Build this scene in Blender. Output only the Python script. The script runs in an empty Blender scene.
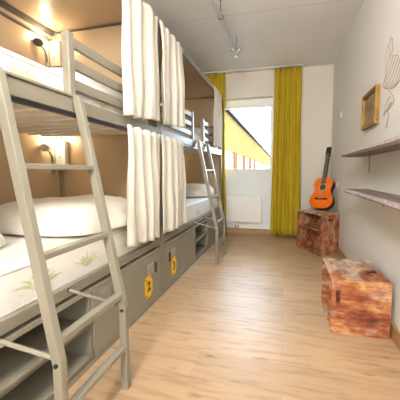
import bpy, bmesh, math, random
from mathutils import Vector, Matrix, noise
random.seed(7)
sc = bpy.context.scene
COL = sc.collection
R = math.radians

# ------------------------------------------------------------------ materials
def new_mat(name):
    m = bpy.data.materials.new(name); m.use_nodes = True
    nt = m.node_tree
    return m, nt, nt.nodes['Principled BSDF']
def setp(b, **k):
    for n, v in k.items():
        b.inputs[n.replace('_', ' ')].default_value = v
def rgb(c): return (c[0], c[1], c[2], 1.0)
def coords(nt, scale=(1, 1, 1), rot=(0, 0, 0), src='Object'):
    tc = nt.nodes.new('ShaderNodeTexCoord'); mp = nt.nodes.new('ShaderNodeMapping')
    mp.inputs['Scale'].default_value = scale; mp.inputs['Rotation'].default_value = rot
    nt.links.new(tc.outputs[src], mp.inputs['Vector'])
    return mp.outputs['Vector']
def noise_node(nt, vec, scale, detail=4, rough=.55):
    n = nt.nodes.new('ShaderNodeTexNoise')
    n.inputs['Scale'].default_value = scale; n.inputs['Detail'].default_value = detail
    n.inputs['Roughness'].default_value = rough
    nt.links.new(vec, n.inputs['Vector'])
    return n.outputs['Fac']
def ramp(nt, fac, stops, interp='LINEAR'):
    r = nt.nodes.new('ShaderNodeValToRGB'); r.color_ramp.interpolation = interp
    e = r.color_ramp.elements
    e[0].position, e[0].color = stops[0][0], rgb(stops[0][1])
    e[1].position, e[1].color = stops[-1][0], rgb(stops[-1][1])
    for p, c in stops[1:-1]:
        x = e.new(p); x.color = rgb(c)
    nt.links.new(fac, r.inputs['Fac'])
    return r.outputs['Color']
def mixc(nt, fac, a, b, mode='MIX'):
    m = nt.nodes.new('ShaderNodeMix'); m.data_type = 'RGBA'; m.blend_type = mode
    if isinstance(fac, (int, float)): m.inputs[0].default_value = fac
    else: nt.links.new(fac, m.inputs[0])
    for i, v in ((6, a), (7, b)):
        if isinstance(v, tuple): m.inputs[i].default_value = rgb(v)
        else: nt.links.new(v, m.inputs[i])
    return m.outputs[2]
def bump(nt, b, h, strength=.2, dist=.01):
    n = nt.nodes.new('ShaderNodeBump'); n.inputs['Strength'].default_value = strength
    n.inputs['Distance'].default_value = dist
    nt.links.new(h, n.inputs['Height']); nt.links.new(n.outputs['Normal'], b.inputs['Normal'])
def simple(name, c, rough=.5, metal=0., var=.06, scale=12, bmp=.0, **k):
    m, nt, b = new_mat(name)
    v = coords(nt)
    f = noise_node(nt, v, scale)
    lo = tuple(x * (1 - var) for x in c); hi = tuple(min(1, x * (1 + var)) for x in c)
    nt.links.new(ramp(nt, f, [(.3, lo), (.7, hi)]), b.inputs['Base Color'])
    b.inputs['Roughness'].default_value = rough; b.inputs['Metallic'].default_value = metal
    setp(b, **k)
    if bmp: bump(nt, b, f, bmp)
    return m

M = {}
M['frame'] = simple('greige_metal', (.235, .215, .165), .38, 0, .03, 6)
M['frame_dark'] = simple('dark_steel', (.13, .13, .13), .4, .6, .05)
M['rail_metal'] = simple('rail_metal', (.34, .36, .38), .3, .7, .05)
M['locker'] = simple('locker_paint', (.26, .245, .19), .42, 0, .05, 4)
M['locker_in'] = simple('locker_inside', (.25, .24, .19), .5, 0, .05, 4)
M['panel'] = simple('tan_laminate', (.48, .36, .225), .33, 0, .05, 1.5)
M['canopy'] = simple('canopy_laminate', (.48, .365, .235), .4, 0, .05, 1.5)
M['black'] = simple('black_plastic', (.015, .015, .015), .4, 0, .1)
M['white'] = simple('white_paint', (.86, .87, .87), .35, 0, .02)
M['white_plastic'] = simple('white_plastic', (.82, .81, .78), .35, 0, .02)
M['mattress'] = simple('mattress_ticking', (.80, .78, .73), .8, 0, .05, 60, .15)
M['pillow'] = simple('pillow_cotton', (.79, .75, .66), .85, 0, .03, 9, .1)
M['pillow_white'] = simple('white_cotton', (.85, .84, .81), .85, 0, .03, 9, .1)
M['piping'] = simple('piping', (.62, .60, .55), .8, 0, .03, 30)
M['leaf'] = simple('leaf_green', (.56, .60, .36), .8, 0, .25, 30)
M['chrome'] = simple('brushed_chrome', (.6, .6, .58), .25, .9, .05)
M['yellow_plate'] = simple('yellow_plate', (.86, .52, .02), .4, 0, .05)
M['grey_board'] = simple('grey_lamp_box', (.62, .54, .42), .5, 0, .08, 20)
M['brass'] = simple('brass', (.45, .30, .07), .3, .8, .1)
M['orange_guitar'] = simple('orange_varnish', (.78, .16, .012), .22, 0, .12, 8)
M['guitar_side'] = simple('dark_guitar_side', (.05, .012, .008), .2, 0, .2, 8)
M['ebony'] = simple('ebony', (.02, .014, .012), .35, 0, .2)
M['string'] = simple('nylon_string', (.7, .66, .55), .3, .3, .05)
M['rosette'] = simple('rosette', (.5, .33, .1), .4, 0, .3, 90)
M['copper_wire'] = simple('wire', (.50, .33, .25), .4, .4, .1)
M['gold'] = simple('gold_frame', (.32, .18, .04), .38, .35, .3, 25, .3)
M['pane_frame'] = simple('pane_frame', (.06, .06, .06), .5)
M['asphalt'] = simple('wet_asphalt', (.10, .10, .10), .9, 0, .05)

def fabric(name, c, trans, var=.07):
    m, nt, b = new_mat(name)
    v = coords(nt, (60, 60, 14)); f = noise_node(nt, v, 3, 3)
    lo = tuple(x * (1 - var) for x in c)
    colr = ramp(nt, f, [(.3, lo), (.7, c)])
    nt.links.new(colr, b.inputs['Base Color']); b.inputs['Roughness'].default_value = .85
    bump(nt, b, f, .15, .002)
    t = nt.nodes.new('ShaderNodeBsdfTranslucent'); nt.links.new(colr, t.inputs['Color'])
    mx = nt.nodes.new('ShaderNodeMixShader'); mx.inputs[0].default_value = trans
    nt.links.new(b.outputs[0], mx.inputs[1]); nt.links.new(t.outputs[0], mx.inputs[2])
    nt.links.new(mx.outputs[0], nt.nodes['Material Output'].inputs['Surface'])
    return m
M['cream'] = fabric('cream_curtain', (.80, .76, .67), .22)
M['yellow'] = fabric('mustard_curtain', (.62, .46, .02), .14)

def floor_mat():
    m, nt, b = new_mat('oak_planks')
    v = coords(nt)
    br = nt.nodes.new('ShaderNodeTexBrick')
    br.offset = .37; br.inputs['Scale'].default_value = 1
    br.inputs['Brick Width'].default_value = 1.25; br.inputs['Row Height'].default_value = .19
    br.inputs['Mortar Size'].default_value = .0012; br.inputs['Mortar Smooth'].default_value = .2
    br.inputs['Color1'].default_value = (.53, .36, .205, 1); br.inputs['Color2'].default_value = (.45, .30, .17, 1)
    br.inputs['Mortar'].default_value = (.34, .24, .15, 1)
    nt.links.new(v, br.inputs['Vector'])
    g = noise_node(nt, coords(nt, (1.3, 14, 1)), 2.2, 6, .62)
    gc = ramp(nt, g, [(.28, (.50, .46, .42)), (.48, (.92, .92, .92)), (.6, (1, 1, 1)), (.8, (.88, .80, .70))])
    c = mixc(nt, .75, br.outputs['Color'], gc, 'MULTIPLY')
    k = noise_node(nt, coords(nt, (2.2, 9, 1)), 2.6, 3, .5)
    kc = ramp(nt, k, [(.62, (1, 1, 1)), (.74, (.62, .50, .40))])
    c = mixc(nt, .8, c, kc, 'MULTIPLY')
    nt.links.new(c, b.inputs['Base Color'])
    rr = ramp(nt, g, [(.3, (.42, .42, .42)), (.7, (.38, .38, .38))])
    nt.links.new(rr, b.inputs['Roughness'])
    bump(nt, b, br.outputs['Fac'], .15, -.003)
    return m
M['floor'] = floor_mat()

def wall_mat(name, c, var=.03, s=2.0):
    m, nt, b = new_mat(name)
    v = coords(nt); f = noise_node(nt, v, s, 5, .6)
    nt.links.new(ramp(nt, f, [(.3, tuple(x * (1 - var) for x in c)), (.7, c)]), b.inputs['Base Color'])
    b.inputs['Roughness'].default_value = .7
    f2 = noise_node(nt, v, 90, 3); bump(nt, b, f2, .08, .003)
    return m
M['wall_right'] = wall_mat('painted_wall', (.74, .735, .71))
M['wall_far'] = wall_mat('beige_wall', (.72, .67, .59))
M['wall_sill'] = wall_mat('daylight_tinted_white', (.80, .85, .88))  # white with the bluish cast of window daylight mixed into its colour
def ceil_mat():
    m, nt, b = new_mat('concrete_ceiling')
    v = coords(nt)
    f = noise_node(nt, v, 1.3, 5, .6)
    c0 = ramp(nt, f, [(.3, (.77, .775, .76)), (.7, (.85, .855, .845))])
    br = nt.nodes.new('ShaderNodeTexBrick'); br.offset = .0
    br.inputs['Scale'].default_value = 1
    br.inputs['Brick Width'].default_value = 8; br.inputs['Row Height'].default_value = .765
    br.inputs['Mortar Size'].default_value = .005; br.inputs['Mortar Smooth'].default_value = .6
    br.inputs['Color1'].default_value = br.inputs['Color2'].default_value = (1, 1, 1, 1)
    br.inputs['Mortar'].default_value = (.72, .72, .72, 1)
    mp = nt.nodes.new('ShaderNodeMapping'); mp.inputs['Location'].default_value = (4.3, .38, 0)
    nt.links.new(v, mp.inputs['Vector']); nt.links.new(mp.outputs[0], br.inputs['Vector'])
    c = mixc(nt, 1.0, c0, br.outputs['Color'], 'MULTIPLY')
    # a brownish water stain beside the sprinkler pipe
    mp2 = nt.nodes.new('ShaderNodeMapping')
    mp2.inputs['Location'].default_value = (.50 * 3.2, -2.80 * 3.6, 0)
    mp2.inputs['Scale'].default_value = (3.2, 3.6, 1)
    nt.links.new(v, mp2.inputs['Vector'])
    gr = nt.nodes.new('ShaderNodeTexGradient'); gr.gradient_type = 'SPHERICAL'
    nt.links.new(mp2.outputs[0], gr.inputs['Vector'])
    n2 = noise_node(nt, v, 9, 5, .7)
    mu = nt.nodes.new('ShaderNodeMath'); mu.operation = 'MULTIPLY'
    nt.links.new(gr.outputs['Fac'], mu.inputs[0]); nt.links.new(n2, mu.inputs[1])
    st = ramp(nt, mu.outputs[0], [(.1, (1, 1, 1)), (.5, (.62, .56, .46))])
    c = mixc(nt, 1.0, c, st, 'MULTIPLY')
    nt.links.new(c, b.inputs['Base Color']); b.inputs['Roughness'].default_value = .8
    return m
M['ceiling'] = ceil_mat()

def wood(name, c1, c2, sc_=(1, 1, 1), rough=.55, s=3.):
    m, nt, b = new_mat(name)
    f = noise_node(nt, coords(nt, sc_), s, 6, .65)
    nt.links.new(ramp(nt, f, [(.3, c1), (.68, c2)]), b.inputs['Base Color'])
    b.inputs['Roughness'].default_value = rough
    bump(nt, b, f, .3, .004)
    return m
M['base_wood'] = wood('skirting_wood', (.30, .17, .07), (.50, .31, .15), (1.5, 1.5, 18))
M['slat'] = simple('slat_metal', (.72, .66, .55), .45)
M['shelf_top'] = wood('weathered_slab', (.09, .062, .047), (.28, .215, .18), (14, 1.2, 3), .6, 3.5)
M['bark'] = wood('bark_edge', (.22, .17, .15), (.54, .49, .52), (8, 5, 30), .7, 5)

def distressed(name, cool=.0, seed=0., direction='x'):
    m, nt, b = new_mat(name)
    scl = {'x': (2.8, 7, 8), 'y': (6, 2.8, 8), 'z': (6, 6, 3.0)}[direction]
    mp_ = coords(nt, scl)
    off = nt.nodes.new('ShaderNodeVectorMath'); off.inputs[1].default_value = (seed, seed * .7, seed * 1.3)
    nt.links.new(mp_, off.inputs[0])
    f = noise_node(nt, off.outputs[0], 2.3, 9, .68)
    c = ramp(nt, f, [(.30, (.06, .018, .012)), (.41, (.22, .05, .02)), (.50, (.33, .11, .04)),
                     (.58, (.48, .23, .09)), (.70, (.64, .43, .23))])
    # bare light wood and grey blue flakes
    f2 = noise_node(nt, off.outputs[0], 1.3, 5, .6)
    msk = ramp(nt, f2, [(.52 - .10 * cool, (0, 0, 0)), (.60 - .05 * cool, (1, 1, 1))])
    flake = ramp(nt, f, [(.36, (.24, .14, .10)), (.48, (.46, .38, .34)), (.60, (.74, .58, .38))])
    mm = nt.nodes.new('ShaderNodeMath'); mm.operation = 'MULTIPLY'; mm.inputs[1].default_value = .35 + .55 * cool
    nt.links.new(msk, mm.inputs[0])
    c = mixc(nt, mm.outputs[0], c, flake)
    nt.links.new(c, b.inputs['Base Color']); b.inputs['Roughness'].default_value = .5
    bump(nt, b, f, .25, .003)
    return m
M['crate_front'] = distressed('distressed_red_front', .0, 3.1, 'x')
M['crate_top'] = distressed('distressed_pale_top', .9, 8.7, 'y')
M['crate_side'] = distressed('distressed_red_side', .1, 5.3, 'y')
M['crate_tall'] = distressed('distressed_red_tall', .05, 1.7, 'z')
M['crate_in'] = distressed('distressed_inside', .0, 11.7, 'y')

def picture_mat():
    m, nt, b = new_mat('old_oil_print')
    v = coords(nt); f = noise_node(nt, v, 9, 4)
    nt.links.new(ramp(nt, f, [(.3, (.10, .07, .045)), (.45, (.20, .13, .08)), (.55, (.32, .24, .16)), (.65, (.10, .20, .17))]), b.inputs['Base Color'])
    b.inputs['Roughness'].default_value = .35
    return m
M['picture'] = picture_mat()
def glass_mat():
    m, nt, b = new_mat('window_glass')
    setp(b, Roughness=.0, IOR=1.45); b.inputs['Transmission Weight'].default_value = 1
    b.inputs['Base Color'].default_value = (1, 1, 1, 1)
    t = nt.nodes.new('ShaderNodeBsdfTransparent'); g = nt.nodes.new('ShaderNodeBsdfGlossy')
    g.inputs['Roughness'].default_value = .02
    fr = nt.nodes.new('ShaderNodeFresnel'); fr.inputs['IOR'].default_value = 1.3
    mx = nt.nodes.new('ShaderNodeMixShader')
    nt.links.new(fr.outputs[0], mx.inputs[0]); nt.links.new(t.outputs[0], mx.inputs[1]); nt.links.new(g.outputs[0], mx.inputs[2])
    nt.links.new(mx.outputs[0], nt.nodes['Material Output'].inputs['Surface'])
    return m
M['glass'] = glass_mat()
M['pane_out'] = simple('outside_pane', (.07, .085, .11), .1, 0, .15, .6)
M['facade'] = simple('ochre_brick', (.15, .086, .030), .8, 0, .08, 3)
M['facade_pier'] = simple('terracotta_brick', (.12, .05, .02), .8, 0, .08, 3)
M['facade_grey'] = simple('grey_trim', (.05, .05, .055), .6, 0, .05)
for k_ in ('facade', 'facade_pier', 'facade_grey', 'asphalt', 'pane_frame'):
    M[k_].node_tree.nodes['Principled BSDF'].inputs['Specular IOR Level'].default_value = .0
def emis(name, c, s):
    m, nt, b = new_mat(name)
    b.inputs['Emission Color'].default_value = rgb(c); b.inputs['Emission Strength'].default_value = s
    b.inputs['Base Color'].default_value = rgb(c)
    return m
M['bulb'] = emis('lit_bulb', (1, .78, .5), 40)

# ------------------------------------------------------------------ mesh helpers
class MB:
    def __init__(s): s.v = []; s.f = []
    def add(s, vs, fs):
        n = len(s.v); s.v += [tuple(v) for v in vs]; s.f += [tuple(i + n for i in f) for f in fs]; return s
    def box(s, x0, x1, y0, y1, z0, z1):
        return s.add([(x0, y0, z0), (x1, y0, z0), (x1, y1, z0), (x0, y1, z0), (x0, y0, z1), (x1, y0, z1), (x1, y1, z1), (x0, y1, z1)],
                     [(0, 3, 2, 1), (4, 5, 6, 7), (0, 1, 5, 4), (1, 2, 6, 5), (2, 3, 7, 6), (3, 0, 4, 7)])
    def bar(s, p, q, w, h, up=(0, 0, 1)):
        p, q = Vector(p), Vector(q); d = (q - p).normalized(); u = Vector(up)
        sd = d.cross(u).normalized(); u = sd.cross(d).normalized()
        vs = []
        for c in (p, q):
            for a, b in ((-1, -1), (1, -1), (1, 1), (-1, 1)):
                vs.append(c + sd * a * w / 2 + u * b * h / 2)
        return s.add(vs, [(0, 3, 2, 1)[::-1], (4, 5, 6, 7)[::-1], (0, 4, 5, 1)[::-1], (1, 5, 6, 2)[::-1], (2, 6, 7, 3)[::-1], (3, 7, 4, 0)[::-1]])
    def prism(s, poly, axis, a, b):
        # poly: 2-D outline; axis: extrusion axis
        def mk(p, t):
            return {'y': (p[0], t, p[1]), 'x': (t, p[0], p[1]), 'z': (p[0], p[1], t)}[axis]
        n = len(poly)
        vs = [mk(p, a) for p in poly] + [mk(p, b) for p in poly]
        fs = [tuple(range(n)), tuple(range(2 * n - 1, n - 1, -1))]
        fs += [(i, i + n, (i + 1) % n + n, (i + 1) % n) for i in range(n)]
        return s.add(vs, fs)
    def tube(s, pts, r, n=8, closed=False):
        pts = [Vector(p) for p in pts]; m = len(pts); vs = []
        rs = r if isinstance(r, (list, tuple)) else [r] * m
        prev = None
        for i, p in enumerate(pts):
            a = pts[(i - 1) % m] if (i or closed) else p
            b = pts[(i + 1) % m] if (i < m - 1 or closed) else p
            d = (b - a).normalized()
            if prev is None:
                u = Vector((0, 0, 1)) if abs(d.z) < .9 else Vector((1, 0, 0))
            else: u = prev
            sd = d.cross(u)
            if sd.length < 1e-5: sd = d.cross(Vector((.3, .9, .2)))
            sd.normalize(); u = sd.cross(d).normalized(); prev = u
            for k in range(n):
                t = 2 * math.pi * k / n
                vs.append(p + (sd * math.cos(t) + u * math.sin(t)) * rs[i])
        fs = []
        for i in range(m if closed else m - 1):
            j = (i + 1) % m
            for k in range(n):
                fs.append((i * n + k, i * n + (k + 1) % n, j * n + (k + 1) % n, j * n + k))
        if not closed:
            fs += [tuple(range(n))[::-1], tuple((m - 1) * n + k for k in range(n))]
        return s.add(vs, fs)
    def cyl(s, p, q, r, n=20): return s.tube([p, q], r, n)
    def lathe(s, prof, c, n=24):
        vs = []; m = len(prof)
        for (r, z) in prof:
            for k in range(n):
                t = 2 * math.pi * k / n; vs.append((c[0] + r * math.cos(t), c[1] + r * math.sin(t), c[2] + z))
        fs = [(i * n + k, i * n + (k + 1) % n, (i + 1) * n + (k + 1) % n, (i + 1) * n + k) for i in range(m - 1) for k in range(n)]
        fs += [tuple(range(n))[::-1], tuple((m - 1) * n + k for k in range(n))]
        return s.add(vs, fs)

ORG = {}
def link_mesh(name, mb, mat, parent=None, bevel=0, seg=2, smooth=False, local=False, origin=None):
    me = bpy.data.meshes.new(name)
    vs = mb.v
    if parent is not None and not local:
        o_ = ORG[parent.name]; vs = [(v[0] - o_[0], v[1] - o_[1], v[2] - o_[2]) for v in vs]
    elif parent is None and not local:
        if origin is None:
            xs, ys, zs = [v[0] for v in vs], [v[1] for v in vs], [v[2] for v in vs]
            origin = ((min(xs) + max(xs)) / 2, (min(ys) + max(ys)) / 2, min(zs))
        vs = [(v[0] - origin[0], v[1] - origin[1], v[2] - origin[2]) for v in vs]
    me.from_pydata(vs, [], mb.f); me.update()
    bm = bmesh.new(); bm.from_mesh(me); bmesh.ops.recalc_face_normals(bm, faces=bm.faces); bm.to_mesh(me); bm.free()
    me.materials.append(mat)
    o = bpy.data.objects.new(name, me); COL.objects.link(o)
    if parent is not None:
        o.parent = parent; ORG[o.name] = ORG[parent.name]
    else:
        if origin is not None: o.location = origin
        ORG[o.name] = tuple(origin) if origin is not None else (0, 0, 0)
    if bevel:
        md = o.modifiers.new('bevel', 'BEVEL'); md.width = bevel; md.segments = seg
        md.limit_method = 'ANGLE'; md.angle_limit = R(35)
    if smooth:
        for p in me.polygons: p.use_smooth = True
    return o
def tag(o, label=None, cat=None, group=None, kind=None):
    for k, v in (('label', label), ('category', cat), ('group', group), ('kind', kind)):
        if v: o[k] = v
    return o
def thing(name, label, cat, loc, group=None):
    o = bpy.data.objects.new(name, None); COL.objects.link(o); o.location = loc
    o.empty_display_size = .05
    ORG[o.name] = tuple(loc)
    return tag(o, label, cat, group)
def struct(name, mb, mat, parent=None, **k):
    o = link_mesh(name, mb, mat, parent, **k)
    if parent is None: tag(o, kind='structure')
    return o

# ------------------------------------------------------------------ room shell
XL, XR, YN, YF, H = -2.03, .69, -3.2, 4.18, 2.66
WX0, WX1, WZ0, WZ1 = -1.50, -.205, 1.06, 2.26       # window opening
struct('floor', MB().box(XL - .1, XR + .1, YN - .1, YF + .35, -.1, 0), M['floor'], origin=(0, 0, 0))
struct('ceiling', MB().box(XL - .1, XR + .1, YN - .1, YF + .35, H, H + .1), M['ceiling'], origin=(0, 0, 0))
struct('wall_left', MB().box(XL - .1, XL, YN - .1, YF + .35, 0, H), M['wall_far'])
struct('wall_right', MB().box(XR, XR + .1, YN - .1, YF + .35, 0, H), M['wall_right'], origin=(0, 0, 0))
struct('wall_near', MB().box(XL, XR, YN - .1, YN, 0, H), M['wall_right'])
w = MB()
w.box(XL, WX0, YF, YF + .35, 0, H); w.box(WX1, XR, YF, YF + .35, 0, H)
w.box(WX0, WX1, YF, YF + .35, 0, WZ0); w.box(WX0, WX1, YF, YF + .35, WZ1, H)
struct('wall_far', w, M['wall_far'], origin=(0, 0, 0))
# white plastered panel below the window, reveal boards
w = MB()
w.box(WX0, WX1, YF - .006, YF, .10, WZ0 - .02)
struct('trim_1', w, M['wall_sill'])
struct('trim_2', MB().box(WX0, WX1, YF - .012, YF + .12, WZ0 - .02, WZ0), M['white'], bevel=.004)
wi = bpy.data.objects.new('window_1', None); COL.objects.link(wi); wi.location = (-.85, YF + .1, WZ0); ORG['window_1'] = (-.85, YF + .1, WZ0)
tag(wi, kind='structure')
fy0, fy1 = YF + .11, YF + .18
gx0, gx1, gz0, gz1 = WX0 + .06, -.252, 1.105, 2.125
w = MB()
w.box(WX0, gx0, fy0, fy1, WZ0, WZ1); w.box(gx1, WX1, fy0, fy1, WZ0, WZ1)
w.box(gx0, gx1, fy0, fy1, WZ0, gz0); w.box(gx0, gx1, fy0, fy1, gz1, WZ1)
link_mesh('window_frame', w, M['white'], wi, bevel=.005)
w = MB(); t = .02
w.box(gx0, gx1, fy0 - .012, fy0 + .02, gz1 + .03, gz1 + .045)
w.box(gx0 - .005, gx1 + .004, fy0 - .008, fy0 + .02, gz0 - .022, gz0 - .012)
link_mesh('sash_bead', w, M['white'], wi, bevel=.003)
link_mesh('glass', MB().box(gx0, gx1, fy0 + .03, fy0 + .038, gz0, gz1), M['glass'], wi)
struct('baseboard_far', MB().box(XL, XR, YF - .016, YF, 0, .10), M['base_wood'], bevel=.004)
struct('baseboard_right', MB().box(XR - .016, XR, YN, YF - .016, 0, .10), M['base_wood'], bevel=.004)

# ------------------------------------------------------------------ outside
b = thing('neighbouring_building', 'long ochre building with bright windows seen through the window', 'building', (-6, 30, -3))
link_mesh('wall', MB().box(-9, -4, 9, 75, -3, 5.15), M['facade'], b)
w = MB().box(-9, -3.75, 9, 75, 5.15, 5.28)
link_mesh('roof', w, M['facade_grey'], b)
w = MB()
for i in range(60):
    y = 10 + i * .85
    w.box(-3.84, -3.78, y, y + .12, 5.28, 5.46)
w.box(-3.82, -3.80, 9, 75, 5.40, 5.43)
link_mesh('snow_guard', w, M['facade_grey'], b)
for i in range(13):
    y = 12.0 + i * 4.4
    f = link_mesh('window', MB().box(-4.0, -3.93, y, y + 2.9, -.9, 2.55), M['pane_frame'], b)
    w = MB()
    for k in range(3): w.box(-3.93, -3.915, y + .08 + k * .94, y + .92 + k * .94, -.82, 2.47)
    link_mesh('pane', w, M['pane_out'], f)
    link_mesh('pier', MB().box(-4.0, -3.85, y + 2.95, y + 4.35, -3, 2.6), M['facade_pier'], b)
g = MB().box(-30, 40, 4.6, 120, -3.2, -3.0)
tag(link_mesh('ground', g, M['asphalt']), kind='structure')

# ------------------------------------------------------------------ bunk beds
XB, XF = -1.98, -1.0          # back and front planes of the bunks
def bunk(y0, y1, label, ladder_y, guards, skew=.045):
    b = thing('bunk_bed', label, 'bunk bed', ((XB + XF) / 2, (y0 + y1) / 2, 0), 'steel framed bunk beds along the left wall')
    # corner posts
    for (x0, x1) in ((XF - .045, XF), (XB + .012, XB + .055)):
        for (ya, yb) in ((y0, y0 + .035), (y1 - .035, y1)):
            link_mesh('post', MB().box(x0, x1, ya, yb, 0, 2.24), M['frame'], b, bevel=.004)
    # bolts on the front posts
    for ya in (y0 + .0175, y1 - .0175):
        for z in (.06, .20, .33, .62, 1.37, 1.9):
            link_mesh('bolt', MB().cyl((XF, ya, z), (XF + .004, ya, z), .006, 10), M['frame_dark'], b)
    # panels
    link_mesh('back_panel', MB().box(XB, XB + .012, y0, y1, .0, 2.24), M['panel'], b)
    link_mesh('end_panel', MB().box(XB + .055, XF - .045, y1 - .022, y1 - .010, .45, 2.22), M['panel'], b)
    link_mesh('end_panel', MB().box(XB + .055, XF - .045, y0 + .010, y0 + .022, .45, 2.22), M['panel'], b)
    link_mesh('canopy', MB().box(XB, XF + .0, y0, y1, 2.24, 2.258), M['canopy'], b)
    # rails along the canopy corner (back) and front curtain track
    w = MB()
    w.box(XB + .012, XB + .05, y0 + .035, y1 - .035, 2.205, 2.235)
    w.box(XB + .012, XB + .032, y0 + .035, y1 - .035, 2.15, 2.165)
    w.box(XB + .055, XF - .045, y1 - .030, y1 - .022, 2.222, 2.232)
    link_mesh('panel_rail', w, M['frame_dark'], b)
    w = MB()
    w.box(XF - .03, XF + .012, y0, y1, 2.205, 2.24); w.box(XF + .012, XF + .02, y0, y1, 2.185, 2.20)
    w.box(XF - .0, XF + .012, y0, y1, 2.19, 2.205)
    link_mesh('curtain_track', w, M['rail_metal'], b, bevel=.002)
    # upper bed rail (two stepped profiles), lower bed rail
    w = MB(); w.box(XF - .03, XF, y0 + .035, y1 - .035, 1.335, 1.405)
    w.box(XF - .05, XF - .03, y0 + .035, y1 - .035, 1.335, 1.35)
    link_mesh('upper_side_rail', w, M['frame'], b, bevel=.004)
    link_mesh('under_track', MB().box(XF - .028, XF - .008, y0 + .035, y1 - .035, 1.317, 1.335), M['black'], b)
    link_mesh('lower_side_rail', MB().box(XF - .03, XF, y0 + .035, y1 - .035, .452, .505), M['frame'], b, bevel=.004)
    for z, nm in ((1.345, 'upper_slats'), (.462, 'lower_slats')):
        w = MB(); n = int((y1 - y0 - .12) / .105)
        for i in range(n):
            y = y0 + .06 + i * .105
            w.box(XB + .06, XF - .032, y, y + .034, z - .012, z + .012)
        w.box(XB + .30, XB + .33, y0 + .04, y1 - .04, z + .012, z + .018)
        w.box(XB + .64, XB + .67, y0 + .04, y1 - .04, z + .012, z + .018)
        link_mesh(nm, w, M['slat'], b, bevel=.004)
    # guard rails
    for (ga, gb) in guards:
        w = MB()
        for z in (1.672, 1.572, 1.472):
            w.box(XF - .028, XF - .006, ga + .01, gb - .01, z - .025, z + .025)
        g_ = link_mesh('guard_rail', w, M['frame'], b, bevel=.004)
        for y in (ga, gb):
            if y0 + .05 < y < y1 - .05:
                a, c = (y, y + .036) if y == ga else (y - .036, y)
                link_mesh('guard_post', MB().box(XF - .036, XF + .004, a, c, 1.39, 1.71), M['frame'], g_, bevel=.004)
    # ladder: leaning stringers that bend upright near the foot
    lb = link_mesh('ladder', MB().box(XF - .03, XF + .010, ladder_y + skew, ladder_y + .377 + skew, 1.405, 1.417), M['frame'], b, bevel=.002)
    xb, zb = -.738, .40
    for y in (ladder_y, ladder_y + .35):
        e = .017
        poly = [(xb + e, 0), (xb + e, zb + .01), (XF + .042, 1.395), (XF + .03, 1.415), (XF + .005, 1.415), (XF + .004, 1.385), (xb - e, zb - .005), (xb - e, 0)]
        poly_ = [(xb + .03, 0), (xb + .03, zb + .01), (XF + .045, 1.385), (XF + .02, 1.415), (XF - .02, 1.415), (XF - .015, 1.372), (xb - .03, zb - .01), (xb - .03, 0)]
        w = MB().prism(poly, 'y', y, y + .027)
        w.v = [(v[0], v[1] + skew * max(0, v[2] - zb), v[2]) for v in w.v]
        link_mesh('stringer', w, M['frame'], lb, bevel=.003)
        link_mesh('brace', MB().tube([(xb - .0, y + .015, zb + .012), (XF, y - .03, .488)], .008, 10), M['frame'], lb)
        link_mesh('ladder_bolt', MB().cyl((xb, y - .004, zb), (xb, y + .034, zb), .008, 12), M['black'], lb)
        w = MB().cyl((XF - .001, y - .03, .488), (XF + .006, y - .03, .488), .010, 12)
        link_mesh('ladder_bolt', w, M['black'], lb)
    for z in (1.07, .755, .47, .215):
        t_ = min(1, max(0, (z - zb) / (1.385 - zb)))
        x = xb + (XF + .025 - xb) * t_
        k_ = skew * max(0, z - zb)
        w = MB().bar((x, ladder_y + .027 + k_, z), (x, ladder_y + .35 + k_, z), .036, .022, (0.0, 0, 1))
        link_mesh('rung', w, M['frame'], lb, bevel=.003)
    return b
Y1a, Y1b, Y2a, Y2b = -.17, 1.905, 1.915, 3.985
bunk1 = bunk(Y1a, Y1b, 'nearest greige metal bunk bed with large ladder at the left edge', .65, [(1.035, Y1b - .04)])
bunk2 = bunk(Y2a, Y2b, 'far greige metal bunk bed next to the window, its small ladder beside the radiator', 2.685, [(Y2a + .04, 2.70), (3.04, Y2b - .04)], .09)

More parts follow.
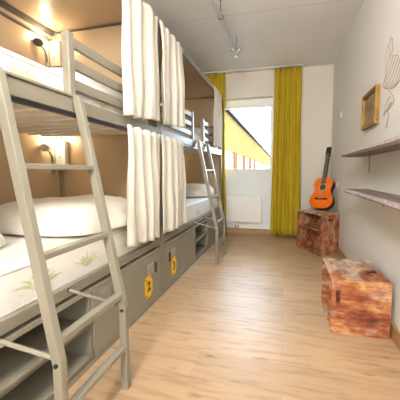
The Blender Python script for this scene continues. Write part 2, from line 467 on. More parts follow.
# ------------------------------------------------------------------ lockers
def digit(txt, parent, loc, size, mat):
    cu = bpy.data.curves.new('numeral', 'FONT'); cu.body = txt; cu.size = size; cu.extrude = .0012; cu.offset = .003
    cu.align_x = 'CENTER'; cu.align_y = 'CENTER'
    tmp = bpy.data.objects.new('numeral_curve', cu); COL.objects.link(tmp)
    me = bpy.data.meshes.new_from_object(tmp.evaluated_get(bpy.context.evaluated_depsgraph_get()))
    bpy.data.objects.remove(tmp); me.materials.clear(); me.materials.append(mat)
    o = bpy.data.objects.new('numeral', me); COL.objects.link(o); o.parent = parent
    og = ORG[parent.name]
    o.location = (loc[0] - og[0], loc[1] - og[1], loc[2] - og[2]); o.rotation_euler = (R(90), 0, R(90))
    return o
def locker(y0, y1, doors, bay, txt, plate_c, latch_y, vents, label):
    b = thing('storage_locker', label, 'locker', ((XB + XF) / 2, (y0 + y1) / 2, 0), 'steel storage lockers under the bunks')
    xb, xf = XB + .07, XF - .004
    w = MB()
    w.box(xb, xf, y0, y1, .0, .03); w.box(xb, xf - .02, y0, y1, .405, .42)
    w.box(xb, xb + .01, y0, y1, .03, .405)
    for y in {y0, bay[0] - .012, bay[1], y1 - .012}:
        if y >= y0: w.box(xb, xf - .012, y, y + .012, .03, .405)
    w.box(xb + .3, xb + .31, bay[0], bay[1], .03, .405)
    link_mesh('body', w, M['locker_in'], b)
    link_mesh('top_frame', MB().box(xf - .03, xf, y0, y1, .405, .432), M['locker'], b, bevel=.003)
    for z in (.035, .225):
        w = MB().box(xb + .31, xf, bay[0], bay[1] - .001, z, z + .010)
        w.box(xf - .012, xf, bay[0], bay[1] - .001, z - .004, z + .026)
        link_mesh('shelf', w, M['frame'], b, bevel=.002)
    ds = []
    for (a, c) in doors:
        ds.append(link_mesh('door', MB().box(xf - .012, xf, a, c, .03, .402), M['locker'], b, bevel=.003))
    d = ds[0]
    for (ya, yb, za, zb_, col_) in vents:
        w = MB(); n = 6
        for i in range(n):
            z = za + (zb_ - za) * i / n
            w.prism([(xf, z), (xf + .006, z + .001), (xf, z + (zb_ - za) / n * .72)], 'y', ya, yb)
        link_mesh('vent', w, M[col_], d)
    link_mesh('latch', MB().box(xf, xf + .010, latch_y, latch_y + .022, .245, .33), M['black'], d, bevel=.003)
    cy, cz = plate_c; a, hh, ch = .052, .082, .02
    poly = [(cy - a + ch, cz - hh), (cy + a - ch, cz - hh), (cy + a, cz - hh + ch), (cy + a, cz + hh - ch), (cy + a - ch, cz + hh), (cy - a + ch, cz + hh), (cy - a, cz + hh - ch), (cy - a, cz - hh + ch)]
    pl = link_mesh('number_plate', MB().prism(poly, 'x', xf, xf + .003), M['yellow_plate'], d)
    tag(pl, 'yellow number plate with a black figure')
    nu = digit(txt, d, (xf + .0035, cy, cz), .105, M['black'])
    w = MB()
    for sy in (-1, 1):
        for sz in (-1, 1): w.cyl((xf + .003, cy + sy * .040, cz + sz * .062), (xf + .0055, cy + sy * .040, cz + sz * .062), .0065, 10)
    link_mesh('plate_rivet', w, M['black'], d)
    return b
locker(Y1a + .04, Y1b - .038, [(1.122, Y1b - .04)], (.42, 1.11), '2', (1.686, .176), 1.785, [(1.18, 1.26, .30, .385, 'locker'), (1.665, 1.765, .265, .35, 'chrome')],
       'locker with yellow plate 2 under the nearest bunk')
locker(Y2a + .038, Y2b - .04, [(Y2a + .04, 2.73), (3.20, Y2b - .045)], (2.742, 3.19), '3', (2.135, .172), 2.035, [(2.075, 2.175, .262, .345, 'chrome')],
       'locker with yellow plate 3 under the far bunk')

# ------------------------------------------------------------------ mattresses and pillows
def leaf_spray(parent, y, z, x, s, seed):
    rnd = random.Random(seed); w = MB()
    for k in range(7):
        a = R(-60 + k * 22 + rnd.uniform(-6, 6)); L = s * rnd.uniform(.7, 1.1)
        prev = None; n = 8; left = []; right = []
        for i in range(n + 1):
            t = i / n; ang = a * (.5 + .5 * t)
            py, pz = y + math.sin(ang) * L * t, z + math.cos(ang) * L * t * .9
            wd = .007 * math.sin(math.pi * min(1, t * .9 + .08)) + .0008
            left.append((x, py - wd * math.cos(ang), pz + wd * math.sin(ang))); right.append((x, py + wd * math.cos(ang), pz - wd * math.sin(ang)))
        for i in range(n):
            q = [left[i], left[i + 1], right[i + 1], right[i]]
            w.add([(p[0] + .0003 * k, p[1], p[2]) for p in q], [(0, 1, 2, 3)])
    return link_mesh('leaf_print', w, M['leaf'], parent)
def soft_box(x0, x1, y0, y1, z0, z1, r):
    w = MB().box(x0, x1, y0, y1, z0, z1)
    return w
def mattress(y0, y1, z0, z1, label, sprays):
    xm0, xm1 = XB + .06, XF - .038
    o = link_mesh('mattress', soft_box(xm0, xm1, y0, y1, z0, z1, .04), M['mattress'], bevel=.035, seg=5, smooth=True)
    tag(o, label, 'mattress', 'white leaf patterned mattresses on the bunks')
    c = .035
    for z in (z1 - .028, z0 + .028):
        pts = []
        for cx_, cy_, a0 in ((xm1 - c, y1 - c, 0), (xm0 + c, y1 - c, 90), (xm0 + c, y0 + c, 180), (xm1 - c, y0 + c, 270)):
            for k in range(5):
                a = R(a0 + k * 22.5); pts.append((cx_ + (c + .000) * math.cos(a), cy_ + c * math.sin(a), z))
        link_mesh('piping', MB().tube(pts, .0035, 6, True), M['piping'], o)
    for i, (y, z, s) in enumerate(sprays): leaf_spray(o, y, z, xm1 + .0012, s, i + int(y * 10))
    return o
mattress(Y1a + .05, Y1b - .075, .476, .69, 'white mattress with leaf prints on the lower berth of the nearest bunk', [(.86, .53, .12), (1.13, .54, .10), (.5, .53, .1), (1.5, .53, .1)])
mattress(Y1a + .05, Y1b - .075, 1.359, 1.525, 'white mattress on the upper berth of the nearest bunk, behind the near guard rail', [(.84, 1.415, .08), (1.30, 1.415, .08)])
mattress(Y2a + .05, Y2b - .075, .476, .69, 'white mattress on the lower berth of the far bunk, level with its ladder', [(2.9, .53, .1)])
mattress(Y2a + .05, Y2b - .075, 1.359, 1.525, 'white mattress on the upper berth of the far bunk, behind the two short guard rails', [])

def pillow(cx_, cy_, cz_, lx, ly, hgt, rz, label, mat, seed=0, name='pillow', tilt=(0, 0)):
    n = 28; vs = []; fs = []
    def P(u, v, s):
        e = (max(0, 1 - abs(u) ** 5) ** .5) * (max(0, 1 - abs(v) ** 5) ** .5)
        pin = 1 - .10 * (abs(u) * abs(v)) ** 2 * 1.0
        edge = 1 - .05 * (1 - abs(abs(u) - abs(v)))
        wr = noise.noise(Vector((u * 1.8 + seed, v * 2.4, s))) * .16 + noise.noise(Vector((u * 5 + seed, v * 5, 3))) * .06
        z = s * hgt / 2 * e * (1 + wr * 1.6)
        if s < 0: z *= .30
        z -= .03 * max(abs(u), abs(v)) ** 7
        return (u * lx / 2 * edge * pin, v * ly / 2 * edge * pin, z)
    for s in (1, -1):
        for i in range(n + 1):
            for j in range(n + 1):
                u = math.sin((i / n - .5) * math.pi); v = math.sin((j / n - .5) * math.pi)
                vs.append(P(u, v, s))
    N = (n + 1) ** 2
    for i in range(n):
        for j in range(n):
            a = i * (n + 1) + j
            fs.append((a, a + n + 1, a + n + 2, a + 1)); fs.append((N + a, N + a + 1, N + a + n + 2, N + a + n + 1))
    w = MB().add(vs, fs)
    o = link_mesh(name, w, mat, local=True, smooth=True)
    bm = bmesh.new(); bm.from_mesh(o.data); bmesh.ops.remove_doubles(bm, verts=bm.verts, dist=1e-4)
    bmesh.ops.recalc_face_normals(bm, faces=bm.faces); bm.to_mesh(o.data); bm.free()
    o.rotation_euler = (R(tilt[0]), R(tilt[1]), R(rz)); o.location = (cx_, cy_, cz_)
    return tag(o, label, 'pillow')
pillow(-1.44, 1.42, .742, .90, .70, .25, 0, 'large cream pillow at the lit head end of the near lower berth', M['pillow'], 1)
pillow(-1.56, .76, .735, .62, .34, .20, 8, 'rounded cream pillow cut off by the left edge of the photo', M['pillow'], 4, tilt=(0, 0))
pillow(-1.50, 1.50, 1.572, .80, .56, .22, 0, 'white pillow by the reading lamp on the near upper berth', M['pillow_white'], 2)
pillow(-1.44, 3.60, .740, .82, .58, .26, 0, 'cream pillow on the far lower berth, seen behind the small ladder', M['pillow'], 7)
pillow(-1.46, 3.60, 1.572, .78, .55, .22, 0, 'white pillow on the far upper berth, mostly hidden by its guard rails', M['pillow_white'], 9)

# ------------------------------------------------------------------ reading lamps
def lamp(z, y, label, low):
    xw = XB + .012
    b = thing('reading_lamp', label, 'lamp', (-1.93, y - .03, z - .1), 'reading lamps at the head of the near berths')
    # box with screws, mounted on the head panel
    bx0, bx1 = -1.962, -1.862
    link_mesh('lamp_box', MB().box(bx0, bx1, y - .042, y - .002, z - .12, z + .09), M['grey_board' if not low else 'white_plastic'], b, bevel=.004)
    w = MB()
    for (dx, dz) in ((.02, .02), (.065, .03), (.045, -.05)):
        w.cyl((bx0 + dx, y - .046, z + dz), (bx0 + dx, y - .041, z + dz), .005, 10)
    link_mesh('screw', w, M['black'], b)
    # aluminium conduit strip in the corner
    link_mesh('conduit', MB().box(xw, xw + .012, y - .085, y - .055, z - .20, z + .12), M['chrome'], b, bevel=.002)
    # flexible arm with round shade
    pts = []
    for i in range(13):
        t = i / 12; pts.append((xw + .02 + .03 * math.sin(t * 3), y - .085 - .07 * t, z - .10 + .12 * t))
    link_mesh('arm', MB().tube(pts, .006, 8), M['frame_dark'], b, smooth=True)
    e = Vector(pts[-1])
    nrm = Vector((.75, -.65, .1)).normalized()
    sh = MB().tube([e - nrm * .012, e - nrm * .004, e + nrm * .010, e + nrm * .014], [.010, .030, .034, .030], 20)
    link_mesh('shade', sh, M['black' if not low else 'chrome'], b, smooth=False)
    bp = (-1.915, y - .045, z + .105) if low else (xw + .014, y - .075, z + .03)
    r = .011; w = MB().lathe([(r * math.sin(a), -r * math.cos(a)) for a in [math.pi * k / 8 for k in range(1, 8)]], bp, 12)
    link_mesh('bulb', w, M['bulb'], b, smooth=True)
    return bp
zl, zu = 1.23, 2.06
bpl = lamp(zl, Y1b - .022, 'lit white box reading lamp above the pillow of the near lower berth', True)
bpu = lamp(zu, Y1b - .022, 'lit reading lamp with dark round head on the near upper berth', False)
lamp(zl, Y2b - .022, 'white box reading lamp at the window end of the far lower berth', True)
lamp(zu, Y2b - .022, 'reading lamp with dark round head on the far upper berth', False)

# ------------------------------------------------------------------ curtains
def curtain(name, axis, c, a0, a1, z0, z1, folds, amp, mat, label, cat='curtain', group=None, seed=0, flare=.0, slant=.0, pinch=.5, header=.02):
    rnd = random.Random(seed); nu, nv = folds * 12, 26
    ph = [rnd.uniform(-.5, .5) for _ in range(folds + 2)]; am = [rnd.uniform(.65, 1.25) for _ in range(folds + 2)]
    vs = []
    for j in range(nv + 1):
        t = j / nv                                   # 0 top, 1 bottom
        for i in range(nu + 1):
            u = i / nu; k = u * folds; ki = int(min(k, folds)); fr = k - ki
            A = am[ki] * (1 - fr) + am[min(ki + 1, folds + 1)] * fr
            P_ = ph[ki] * (1 - fr) + ph[min(ki + 1, folds + 1)] * fr
            w_ = math.sin(2 * math.pi * k + P_ * 2.6 * t)
            w2 = .28 * math.sin(4 * math.pi * k + P_ * 5 + 1.3)
            sharp = math.copysign(abs(w_) ** .8, w_)
            off = amp * A * ((pinch + (1 - pinch) * min(1, t * 2.5)) * (sharp + w2 * t))
            off += .004 * math.sin(9 * t + ki) + .014 * t * math.sin(2.3 * math.pi * u + seed)
            wid = 1 + flare * (t - .2)
            mid = (a0 + a1) / 2
            a = mid + (u - .5) * (a1 - a0) * wid + .006 * math.sin(5 * t + 3 * u * folds)
            zz = z1 + (z0 - z1) * t + slant * (u - .5) * t
            if j == 0: zz += header * (.5 + .5 * math.cos(2 * math.pi * k)) - header * .5
            if j == nv: zz += .004 * math.sin(7 * u * folds)
            vs.append((c + off, a, zz) if axis == 'y' else (a, c + off, zz))
    fs = [(j * (nu + 1) + i, j * (nu + 1) + i + 1, (j + 1) * (nu + 1) + i + 1, (j + 1) * (nu + 1) + i) for j in range(nv) for i in range(nu)]
    o = link_mesh(name, MB().add(vs, fs), mat, smooth=True)
    md = o.modifiers.new('thickness', 'SOLIDIFY'); md.thickness = .0025
    return tag(o, label, cat, group)
gr = 'cream privacy curtains hanging on the bunks'
xc = XF + .046
curtain('privacy_curtain', 'y', xc, 1.39, 1.83, 1.415, 2.20, 3, .024, M['cream'], 'nearest cream curtain of the upper berths, its top cut by the photo edge', group=gr, seed=1, slant=.05)
curtain('privacy_curtain', 'y', xc, 1.865, 2.30, 1.45, 2.20, 4, .024, M['cream'], 'cream curtain bunched at the foot of the far upper berth', group=gr, seed=2, slant=.04)
curtain('privacy_curtain', 'y', xc, 3.38, 3.80, 1.41, 2.20, 4, .024, M['cream'], 'narrow cream curtain hanging in front of the window end of the far upper berth', group=gr, seed=3)
curtain('privacy_curtain', 'y', xc, 1.41, 1.835, .55, 1.335, 4, .024, M['cream'], 'cream curtain covering the head end of the near lower berth', group=gr, seed=4, slant=-.03)
curtain('privacy_curtain', 'y', xc, 1.85, 2.30, .545, 1.335, 4, .024, M['cream'], 'cream curtain at the foot of the far lower berth, left of its ladder', group=gr, seed=5)
gy = 'floor length mustard curtains at the window'
curtain('window_curtain', 'x', 4.06, -.185, .225, .035, 2.625, 5, .048, M['yellow'], 'long mustard yellow curtain on the right side of the window', group=gy, seed=11, flare=.14, pinch=.7, header=.01)
curtain('window_curtain', 'x', 4.075, -1.36, -.965, .035, 2.625, 5, .04, M['yellow'], 'long mustard yellow curtain mostly hidden behind the far bunk', group=gy, seed=12, flare=.05, pinch=.7, header=.01)
tag(link_mesh('curtain_track', MB().box(-1.4, .24, 4.065, 4.085, 2.648, 2.66), M['ceiling'], bevel=.003), 'thin white curtain track on the ceiling above the window', 'curtain track')

# ------------------------------------------------------------------ radiator
r_ = thing('radiator', 'flat white panel radiator below the window', 'radiator', (-.83, 4.12, 0))
rx0, rx1 = -.955, -.362
link_mesh('panel', MB().box(rx0, rx1, 4.085, 4.10, .215, .655), M['white'], r_, bevel=.006, seg=3)
w = MB().box(rx0 + .01, rx1 - .01, 4.10, 4.155, .64, .652)
for i in range(15): w.box(rx0 + .03 + i * .037, rx0 + .033 + i * .037, 4.10, 4.15, .24, .64)
link_mesh('fins', w, M['white'], r_)
w = MB()
for x in (-.80, -.755):
    w.tube([(x, 4.12, .23), (x, 4.12, .14), (x, 4.13, .11), (x, 4.165, .10)], .009, 10)
link_mesh('pipe', w, M['chrome'], r_, smooth=True)
link_mesh('valve', MB().box(-.815, -.74, 4.105, 4.135, .165, .195), M['white_plastic'], r_, bevel=.005)
link_mesh('bracket', MB().box(-.90, -.87, 4.155, 4.173, .3, .6), M['white'], r_)

# ------------------------------------------------------------------ sprinkler pipe on the ceiling
s = thing('sprinkler_pipe', 'white pipe under the ceiling ending in a small sprinkler head', 'sprinkler', (-.6, 2, 2.5))
link_mesh('pipe', MB().cyl((-.735, -.6, 2.50), (-.592, 3.06, 2.50), .021, 18), M['white'], s, smooth=True)
w = MB().lathe([(.022, -.02), (.026, -.015), (.026, .02), (.018, .025)], (-.590, 3.07, 2.50), 16)
w.cyl((-.590, 3.07, 2.455), (-.590, 3.07, 2.48), .009, 12)
for sx in (-1, 1): w.tube([(-.590 + sx * .008, 3.07, 2.468), (-.590 + sx * .02, 3.07, 2.452), (-.590 + sx * .012, 3.07, 2.432), (-.590, 3.07, 2.425)], .003, 6)
for k in range(10):
    a = 2 * math.pi * k / 10
    w.bar((-.590, 3.07, 2.424), (-.590 + .032 * math.cos(a), 3.07 + .032 * math.sin(a), 2.420), .008, .002)
w.tube([(-.63, 3.06, 2.50), (-.55, 3.08, 2.50)], .010, 10)
w.tube([(-.66, 3.05, 2.515), (-.63, 3.055, 2.49)], .008, 8); w.tube([(-.55, 3.08, 2.49), (-.525, 3.09, 2.515)], .008, 8)
link_mesh('sprinkler_head', w, M['chrome'], s)
for y in (.6, 2.42):
    x = -.735 + (y + .6) / 3.66 * .143
    w = MB().tube([(x + .024 * math.cos(a), y, 2.5 + .024 * math.sin(a)) for a in [2 * math.pi * k / 16 for k in range(16)]], .003, 6, True)
    w.cyl((x, y, 2.524), (x, y, 2.66), .004, 8); w.cyl((x, y, 2.65), (x, y, 2.66), .012, 10)
    link_mesh('hanger', w, M['frame_dark'], s)
w = MB().cyl((-.59, 3.07, 2.52), (-.59, 3.07, 2.66), .003, 8)
link_mesh('hanger', w, M['frame_dark'], s)

# ------------------------------------------------------------------ right wall: shelves, picture, wire art, switches
def slab(y0, y1, z0, th, label, seed, depth=.185):
    b = thing('wooden_wall_shelf', label, 'shelf', (XR - depth / 2, (y0 + y1) / 2, z0), 'rough wooden slab shelves on the right wall')
    n = 60; poly = []
    vs = []; fs = []
    for i in range(n + 1):
        y = y0 + (y1 - y0) * i / n
        e = .012 * noise.noise(Vector((y * 3.1 + seed, seed, 0))) + .005 * noise.noise(Vector((y * 14 + seed, seed, 2)))
        x = XR - depth + e
        dz = .006 * noise.noise(Vector((y * 2 + seed * 3, 1, 0)))
        vs += [(XR - .001, y, z0), (x + .014, y, z0), (x - .002, y, z0 + th * .45 + dz), (x + .008, y, z0 + th), (XR - .001, y, z0 + th)]
    for i in range(n):
        for k in range(5):
            a = i * 5 + k; c = i * 5 + (k + 1) % 5
            fs.append((a, c, c + 5, a + 5))
    fs += [(4, 3, 2, 1, 0), tuple(n * 5 + k for k in range(5))]
    link_mesh('slab', MB().add(vs, fs), M['shelf_top'], b)
    # bark strip along the live edge
    vs = []; fs = []
    for i in range(n + 1):
        y = y0 + (y1 - y0) * i / n
        e = .012 * noise.noise(Vector((y * 3.1 + seed, seed, 0))) + .005 * noise.noise(Vector((y * 14 + seed, seed, 2)))
        x = XR - depth + e
        dz = .006 * noise.noise(Vector((y * 2 + seed * 3, 1, 0)))
        vs += [(x + .012, y, z0 - .001), (x - .004, y, z0 + th * .45 + dz), (x + .006, y, z0 + th + .001), (x + .012, y, z0 + th - .002)]
    for i in range(n):
        for k in range(4):
            a = i * 4 + k; c = i * 4 + (k + 1) % 4
            fs.append((a, c, c + 4, a + 4))
    fs += [(3, 2, 1, 0), tuple(n * 4 + k for k in range(4))]
    link_mesh('live_edge', MB().add(vs, fs), M['bark'], b)
    return b
def bracket(p, y, z, down):
    w = MB().box(XR - .004, XR, y - .008, y + .008, z - down, z)
    w.box(XR - .14, XR, y - .008, y + .008, z - .004, z)
    return link_mesh('bracket', w, M['brass'], p)
s1 = slab(.75, 2.52, 1.185, .032, 'upper rough wooden slab shelf on the right wall', 2.2)
bracket(s1, 2.33, 1.185, .14); bracket(s1, 1.1, 1.185, .14)
s2 = slab(.75, 2.36, .872, .034, 'lower rough wooden slab shelf below the other one on the right wall', 5.7)
bracket(s2, 1.98, .872, .07); bracket(s2, 1.1, .872, .07)

fr = thing('picture_frame', 'small gold framed dark picture on the right wall', 'picture', (.68, 2.375, 1.43))
ya, yb, za, zb = 2.15, 2.50, 1.42, 1.71; t = .026; xo = .662
w = MB()
def frm(w, xa, xb, y0, y1, z0, z1, t):
    w.box(xa, xb, y0, y1, z0, z0 + t); w.box(xa, xb, y0, y1, z1 - t, z1); w.box(xa, xb, y0, y0 + t, z0 + t, z1 - t); w.box(xa, xb, y1 - t, y1, z0 + t, z1 - t)
frm(w, .664, .689, ya, yb, za, zb, t); frm(w, .656, .664, ya, yb, za, zb, .016); frm(w, .660, .664, ya + .024, yb - .024, za + .024, zb - .024, .008)
link_mesh('frame', w, M['gold'], fr, bevel=.003)
link_mesh('print', MB().box(.676, .680, ya + t, yb - t, za + t, zb - t), M['picture'], fr)

A = [[(1.99, 1.963), (2.006, 1.93), (2.051, 1.916), (2.071, 1.858), (2.068, 1.795), (2.08, 1.716)],
[(1.99, 1.963), (1.962, 1.938), (1.962, 1.899), (1.948, 1.864), (1.98, 1.844), (1.995, 1.806)],
[(2.051, 1.916), (2.016, 1.907), (1.985, 1.882), (2.01, 1.842), (2.035, 1.792), (2.058, 1.719), (2.095, 1.677)],
[(1.98, 1.844), (1.917, 1.81), (1.87, 1.796), (1.84, 1.765), (1.822, 1.731)],
[(1.936, 1.813), (1.999, 1.758), (2.095, 1.677)],
[(1.892, 1.792), (1.967, 1.726), (2.071, 1.652)],
[(1.855, 1.767), (1.927, 1.702), (2.03, 1.635)],
[(1.828, 1.742), (1.888, 1.678), (1.981, 1.62)],
[(1.814, 1.696), (1.862, 1.65), (1.944, 1.61)],
[(1.809, 1.658), (1.837, 1.628), (1.902, 1.602)],
[(1.808, 1.618), (1.902, 1.602), (1.981, 1.62), (2.071, 1.652), (2.095, 1.677)]]
B = [[(1.972, 1.612), (1.938, 1.579), (1.909, 1.557), (1.882, 1.519), (1.905, 1.494), (1.978, 1.476), (2.04, 1.476), (2.058, 1.454), (2.026, 1.468), (1.945, 1.491), (1.921, 1.516), (1.948, 1.519), (2.004, 1.486), (2.046, 1.484)],
[(1.954, 1.561), (1.987, 1.543), (2.033, 1.517), (2.04, 1.476)],
[(1.978, 1.476), (1.956, 1.439), (1.975, 1.401), (2.011, 1.375), (2.019, 1.36), (1.984, 1.356), (1.972, 1.377), (1.99, 1.404)]]
w = MB()
for pl in A + B: w.tube([(.687, y, z) for y, z in pl], .0017, 5)
tag(link_mesh('wire_wall_ornament', w, M['copper_wire']), 'thin reddish line ornament on the right wall beside the gold frame', 'wall ornament')

def plate(y, z, h, w_, label, name):
    b = thing(name, label, 'switch', (XR - .005, y, z - h / 2))
    link_mesh('cover', MB().box(XR - .009, XR, y - w_ / 2, y + w_ / 2, z - h / 2, z + h / 2), M['white_plastic'], b, bevel=.003)
    link_mesh('rocker', MB().box(XR - .013, XR - .009, y - w_ / 3, y + w_ / 3, z - h / 3, z + h / 3), M['white'], b, bevel=.001)
plate(3.62, .887, .085, .085, 'white wall switch low on the right wall near the guitar', 'wall_switch')
plate(3.54, 1.78, .08, .08, 'white wall switch high on the right wall left of the gold frame', 'wall_switch')

# ------------------------------------------------------------------ crates
def panel_slot(w, axis, d0, d1, a0, a1, b0, b1, sa, sb, la, lb_):
    """board with an oblong hole; axis is the thickness direction, a and b the two in-plane ones"""
    def bx(p0, p1, q0, q1):
        if axis == 'y': w.box(p0, p1, d0, d1, q0, q1)
        elif axis == 'z': w.box(p0, p1, q0, q1, d0, d1)
        else: w.box(d0, d1, p0, p1, q0, q1)
    bx(a0, sa, b0, b1); bx(sa + la, a1, b0, b1); bx(sa, sa + la, b0, sb); bx(sa, sa + la, sb + lb_, b1)
c1 = thing('wooden_crate', 'distressed red and cream wooden crate lying on the floor at right', 'crate', (.485, 1.90, 0), 'distressed wooden crates')
x0, x1, y0, y1, hz, th = .308, .660, 1.682, 2.105, .362, .014
w = MB(); panel_slot(w, 'y', y0, y0 + th, x0, x1, 0, hz, x0 + .028, .20, .028, .085)
link_mesh('front_panel', w, M['crate_front'], c1, bevel=.002)
link_mesh('end_panel', MB().box(x0, x1, y1 - th, y1, 0, hz - th), M['crate_front'], c1, bevel=.002)
w = MB(); panel_slot(w, 'z', hz - th, hz, x0, x1, y0 + th, y1, x1 - .095, y0 + .165, .062, .058)
link_mesh('top_panel', w, M['crate_top'], c1, bevel=.002)
link_mesh('bottom_panel', MB().box(x0, x1, y0 + th, y1 - th, 0, th), M['crate_in'], c1)
link_mesh('side_panel', MB().box(x1 - th, x1, y0 + th, y1 - th, th, hz - th), M['crate_in'], c1)
link_mesh('divider', MB().box(x0 + .01, x1 - th, 1.800, 1.814, th, hz - th), M['crate_side'], c1)
link_mesh('inner_shelf', MB().box(x0 + .012, x1 - th, y0 + th, 1.800, .165, .177), M['crate_side'], c1)

c2 = thing('wooden_crate', 'upright distressed red wooden crate with a shelf, under the guitar', 'crate', (.435, 3.505, 0), 'distressed wooden crates')
ang = math.atan2(3.222 - 3.59, .455 - .184)        # open face runs from the left corner to the nearest corner
c2.rotation_euler = (0, 0, ang)
L, D, hz = .455, .31, .525
# local x along the open face, local -y is the open face... depth towards +y
def lb(name, bx, mat, **k):
    w = MB(); w.box(*bx); return link_mesh(name, w, M[mat], c2, local=True, bevel=.002, **k)
lb('side_panel', (-L / 2, -L / 2 + th, -D / 2, D / 2, 0, hz - th), 'crate_tall')
w = MB(); panel_slot(w, 'x', L / 2 - th, L / 2, -D / 2, D / 2, 0, hz - th, -.045, hz - .09, .09, .026)
link_mesh('side_panel', w, M['crate_tall'], c2, local=True, bevel=.002)
lb('top_panel', (-L / 2, L / 2, -D / 2, D / 2, hz - th, hz), 'crate_top')
lb('bottom_panel', (-L / 2 + th, L / 2 - th, -D / 2, D / 2, .0, th), 'crate_tall')
lb('back_panel', (-L / 2 + th, L / 2 - th, D / 2 - th, D / 2, th, hz - th), 'crate_in')
lb('shelf', (-L / 2 + th, L / 2 - th, -D / 2 + .004, D / 2 - th, .31, .324), 'crate_tall')

# ------------------------------------------------------------------ guitar
gb = Vector((.462, 3.560, .562)); gh = Vector((.622, 3.92, 1.425))
vz = (gh - gb).normalized()
nf = Vector((-.50, -.86, 0)); nf = (nf - vz * nf.dot(vz)).normalized()    # face normal
vx = vz.cross(nf).normalized() * -1
if vx.dot(Vector((1, 0, 0))) < 0: vx = -vx
vy = vz.cross(vx).normalized()
g = thing('acoustic_guitar', 'orange acoustic guitar leaning in the corner on the upright crate', 'guitar', tuple(gb))
mt = Matrix((vx, vy, vz)).transposed()
g.rotation_euler = mt.to_euler()
# local: x width, y depth (front is whichever side faces -nf), z up the neck
sgn = 1 if vy.dot(nf) > 0 else -1
prof = [(0, .0), (.06, .003), (.115, .022), (.150, .062), (.160, .112), (.150, .165), (.128, .208), (.114, .245), (.113, .275), (.122, .315), (.132, .352), (.130, .392), (.108, .428), (.07, .448), (.028, .455)]
def catm(ps, n=5):
    out = []
    for i in range(len(ps) - 1):
        p0 = ps[max(i - 1, 0)]; p1 = ps[i]; p2 = ps[i + 1]; p3 = ps[min(i + 2, len(ps) - 1)]
        for k in range(n):
            t = k / n
            out.append(tuple(.5 * (2 * p1[j] + (p2[j] - p0[j]) * t + (2 * p0[j] - 5 * p1[j] + 4 * p2[j] - p3[j]) * t * t + (3 * p1[j] - p0[j] - 3 * p2[j] + p3[j]) * t ** 3) for j in (0, 1)))
    out.append(ps[-1]); return out
half = catm(prof)
outline = half + [(-x, z) for x, z in half[::-1]][:-1]
dep = .09
def fy(a): return a * sgn
# front (face) plane at local y = fy(0), body goes back to fy(-dep)
def gl(name, w, mat, **k): return link_mesh(name, w, M[mat], g, local=True, **k)
body = gl('body', MB().prism(outline, 'y', fy(-.001), fy(-dep)), 'guitar_side', bevel=.004)
tag(body, 'dark red-brown sides and back')
sb = gl('soundboard', MB().prism([(x * .995, .0012 + z * .995) for x, z in outline], 'y', fy(-.001), fy(.002)), 'orange_guitar')
def ring(cz, r0, r1, y0, y1, n=36):
    w = MB(); vs = []
    for k in range(n):
        a = 2 * math.pi * k / n
        for r, y in ((r0, y0), (r1, y0), (r1, y1), (r0, y1)): vs.append((r * math.cos(a), y, cz + r * math.sin(a)))
    fs = []
    for k in range(n):
        j = (k + 1) % n
        for q in range(4): fs.append((k * 4 + q, k * 4 + (q + 1) % 4, j * 4 + (q + 1) % 4, j * 4 + q))
    return w.add(vs, fs)
gl('rosette', ring(.305, .040, .056, fy(.002), fy(.003)), 'rosette')
gl('sound_hole', MB().prism([(.040 * math.cos(2 * math.pi * k / 30), .305 + .040 * math.sin(2 * math.pi * k / 30)) for k in range(30)], 'y', fy(.0021), fy(.0026)), 'black')
gl('bridge', MB().box(-.088, .088, min(fy(.002), fy(.010)), max(fy(.002), fy(.010)), .125, .150), 'ebony', bevel=.003)
gl('saddle', MB().box(-.036, .036, min(fy(.010), fy(.013)), max(fy(.010), fy(.013)), .140, .143), 'white_plastic')
w = MB().prism([(-.030, .360), (.030, .360), (.025, .78), (-.025, .78)], 'y', fy(.002), fy(.010))
fb = gl('fretboard', w, 'ebony', bevel=.001)
w = MB()
for k in range(1, 16):
    z = .78 - (.62 * (1 - 2 ** (-k / 12.)));  w.box(-.026, .026, min(fy(.010), fy(.0113)), max(fy(.010), fy(.0113)), z - .001, z + .001)
link_mesh('frets', w, M['chrome'], fb, local=True)
gl('neck', MB().prism([(-.027, .44), (.027, .44), (.024, .79), (-.024, .79)], 'y', fy(.001), fy(-.020)), 'guitar_side', bevel=.006)
w = MB().prism([(-.026, .78), (.026, .78), (.036, .81), (.037, .925), (.018, .935), (0, .928), (-.018, .935), (-.037, .925), (-.036, .81)], 'y', fy(.002), fy(-.014))
hs = gl('headstock', w, 'ebony', bevel=.002)
for sx in (-1, 1):
    for z in (.825, .862, .899):
        w = MB().cyl((sx * .036, fy(-.007), z), (sx * .052, fy(-.007), z), .003, 8)
        w.lathe([(.003, -.006), (.008, -.004), (.008, .004), (.003, .006)], (sx * .054, fy(-.007), z), 10)
        link_mesh('tuning_peg', w, M['white_plastic'], hs, local=True)
for k in range(6):
    x = (k - 2.5)
    gl('string', MB().tube([(x * .011, fy(.013), .142), (x * .0075, fy(.0135), .78), (x * .009, fy(.004), .83)], .0008, 4), 'string')

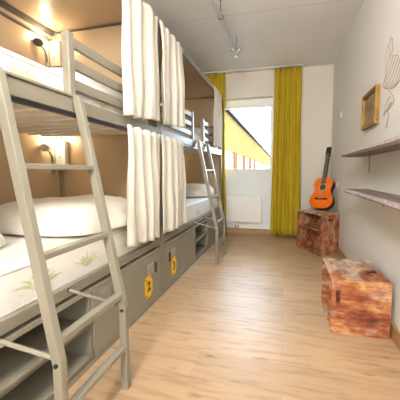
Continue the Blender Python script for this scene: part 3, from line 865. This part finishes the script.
# ------------------------------------------------------------------ lights
def light(name, typ, loc, power, col_, size=.1, rot=(0, 0, 0), **k):
    l = bpy.data.lights.new(name, typ); l.energy = power; l.color = col_
    if typ == 'AREA': l.shape = 'RECTANGLE'; l.size = size; l.size_y = k.get('sy', size)
    else: l.shadow_soft_size = size
    o = bpy.data.objects.new(name, l); COL.objects.link(o); o.location = loc; o.rotation_euler = rot
    return o
light('unseen_room_light', 'POINT', (-.35, .40, 2.08), 35, (1, .96, .91), .14)
light('unseen_room_light', 'POINT', (-.35, -1.7, 2.30), 170, (1, .96, .92), .16)  # rear fill, added out of view to spread light towards the far end
WARM = (1, .78, .52)
light('lamp_low_glow', 'POINT', (bpl[0], bpl[1] - .05, bpl[2]), 2.0, WARM, .02)
light('lamp_up_glow', 'POINT', (bpu[0] + .06, bpu[1] - .05, bpu[2] + .06), 1.9, WARM, .02)
l4 = light('lamp_far_low_glow', 'POINT', (bpl[0], Y2b - .14, bpl[2]), 1.6, WARM, .02)
l5 = light('lamp_far_up_glow', 'POINT', (bpu[0], Y2b - .14, bpu[2]), 2.4, WARM, .02)
po = light('window_portal', 'AREA', ((WX0 + WX1) / 2, YF + .34, (WZ0 + WZ1) / 2), 1, (1, 1, 1), WX1 - WX0, (R(-90), 0, 0), sy=WZ1 - WZ0)
po.data.cycles.is_portal = True

wd = bpy.data.worlds.new('sky'); sc.world = wd; wd.use_nodes = True
bg = wd.node_tree.nodes['Background']; bg.inputs['Color'].default_value = (.66, .83, 1.0, 1); bg.inputs['Strength'].default_value = 15

# ------------------------------------------------------------------ camera
cam = bpy.data.cameras.new('camera'); co = bpy.data.objects.new('camera', cam); COL.objects.link(co)
co.location = (0, 0, 1.05); co.rotation_euler = (R(90 - 4.7636), 0, R(12.4869))
cam.sensor_width = 36; cam.lens = 252 / 400 * 36; cam.shift_x = -29 / 400; cam.shift_y = -7 / 400; cam.clip_start = .02
sc.camera = co
sc.view_settings.view_transform = 'Standard'; sc.view_settings.look = 'None'
sc.view_settings.exposure = 0.6; sc.view_settings.gamma = 1
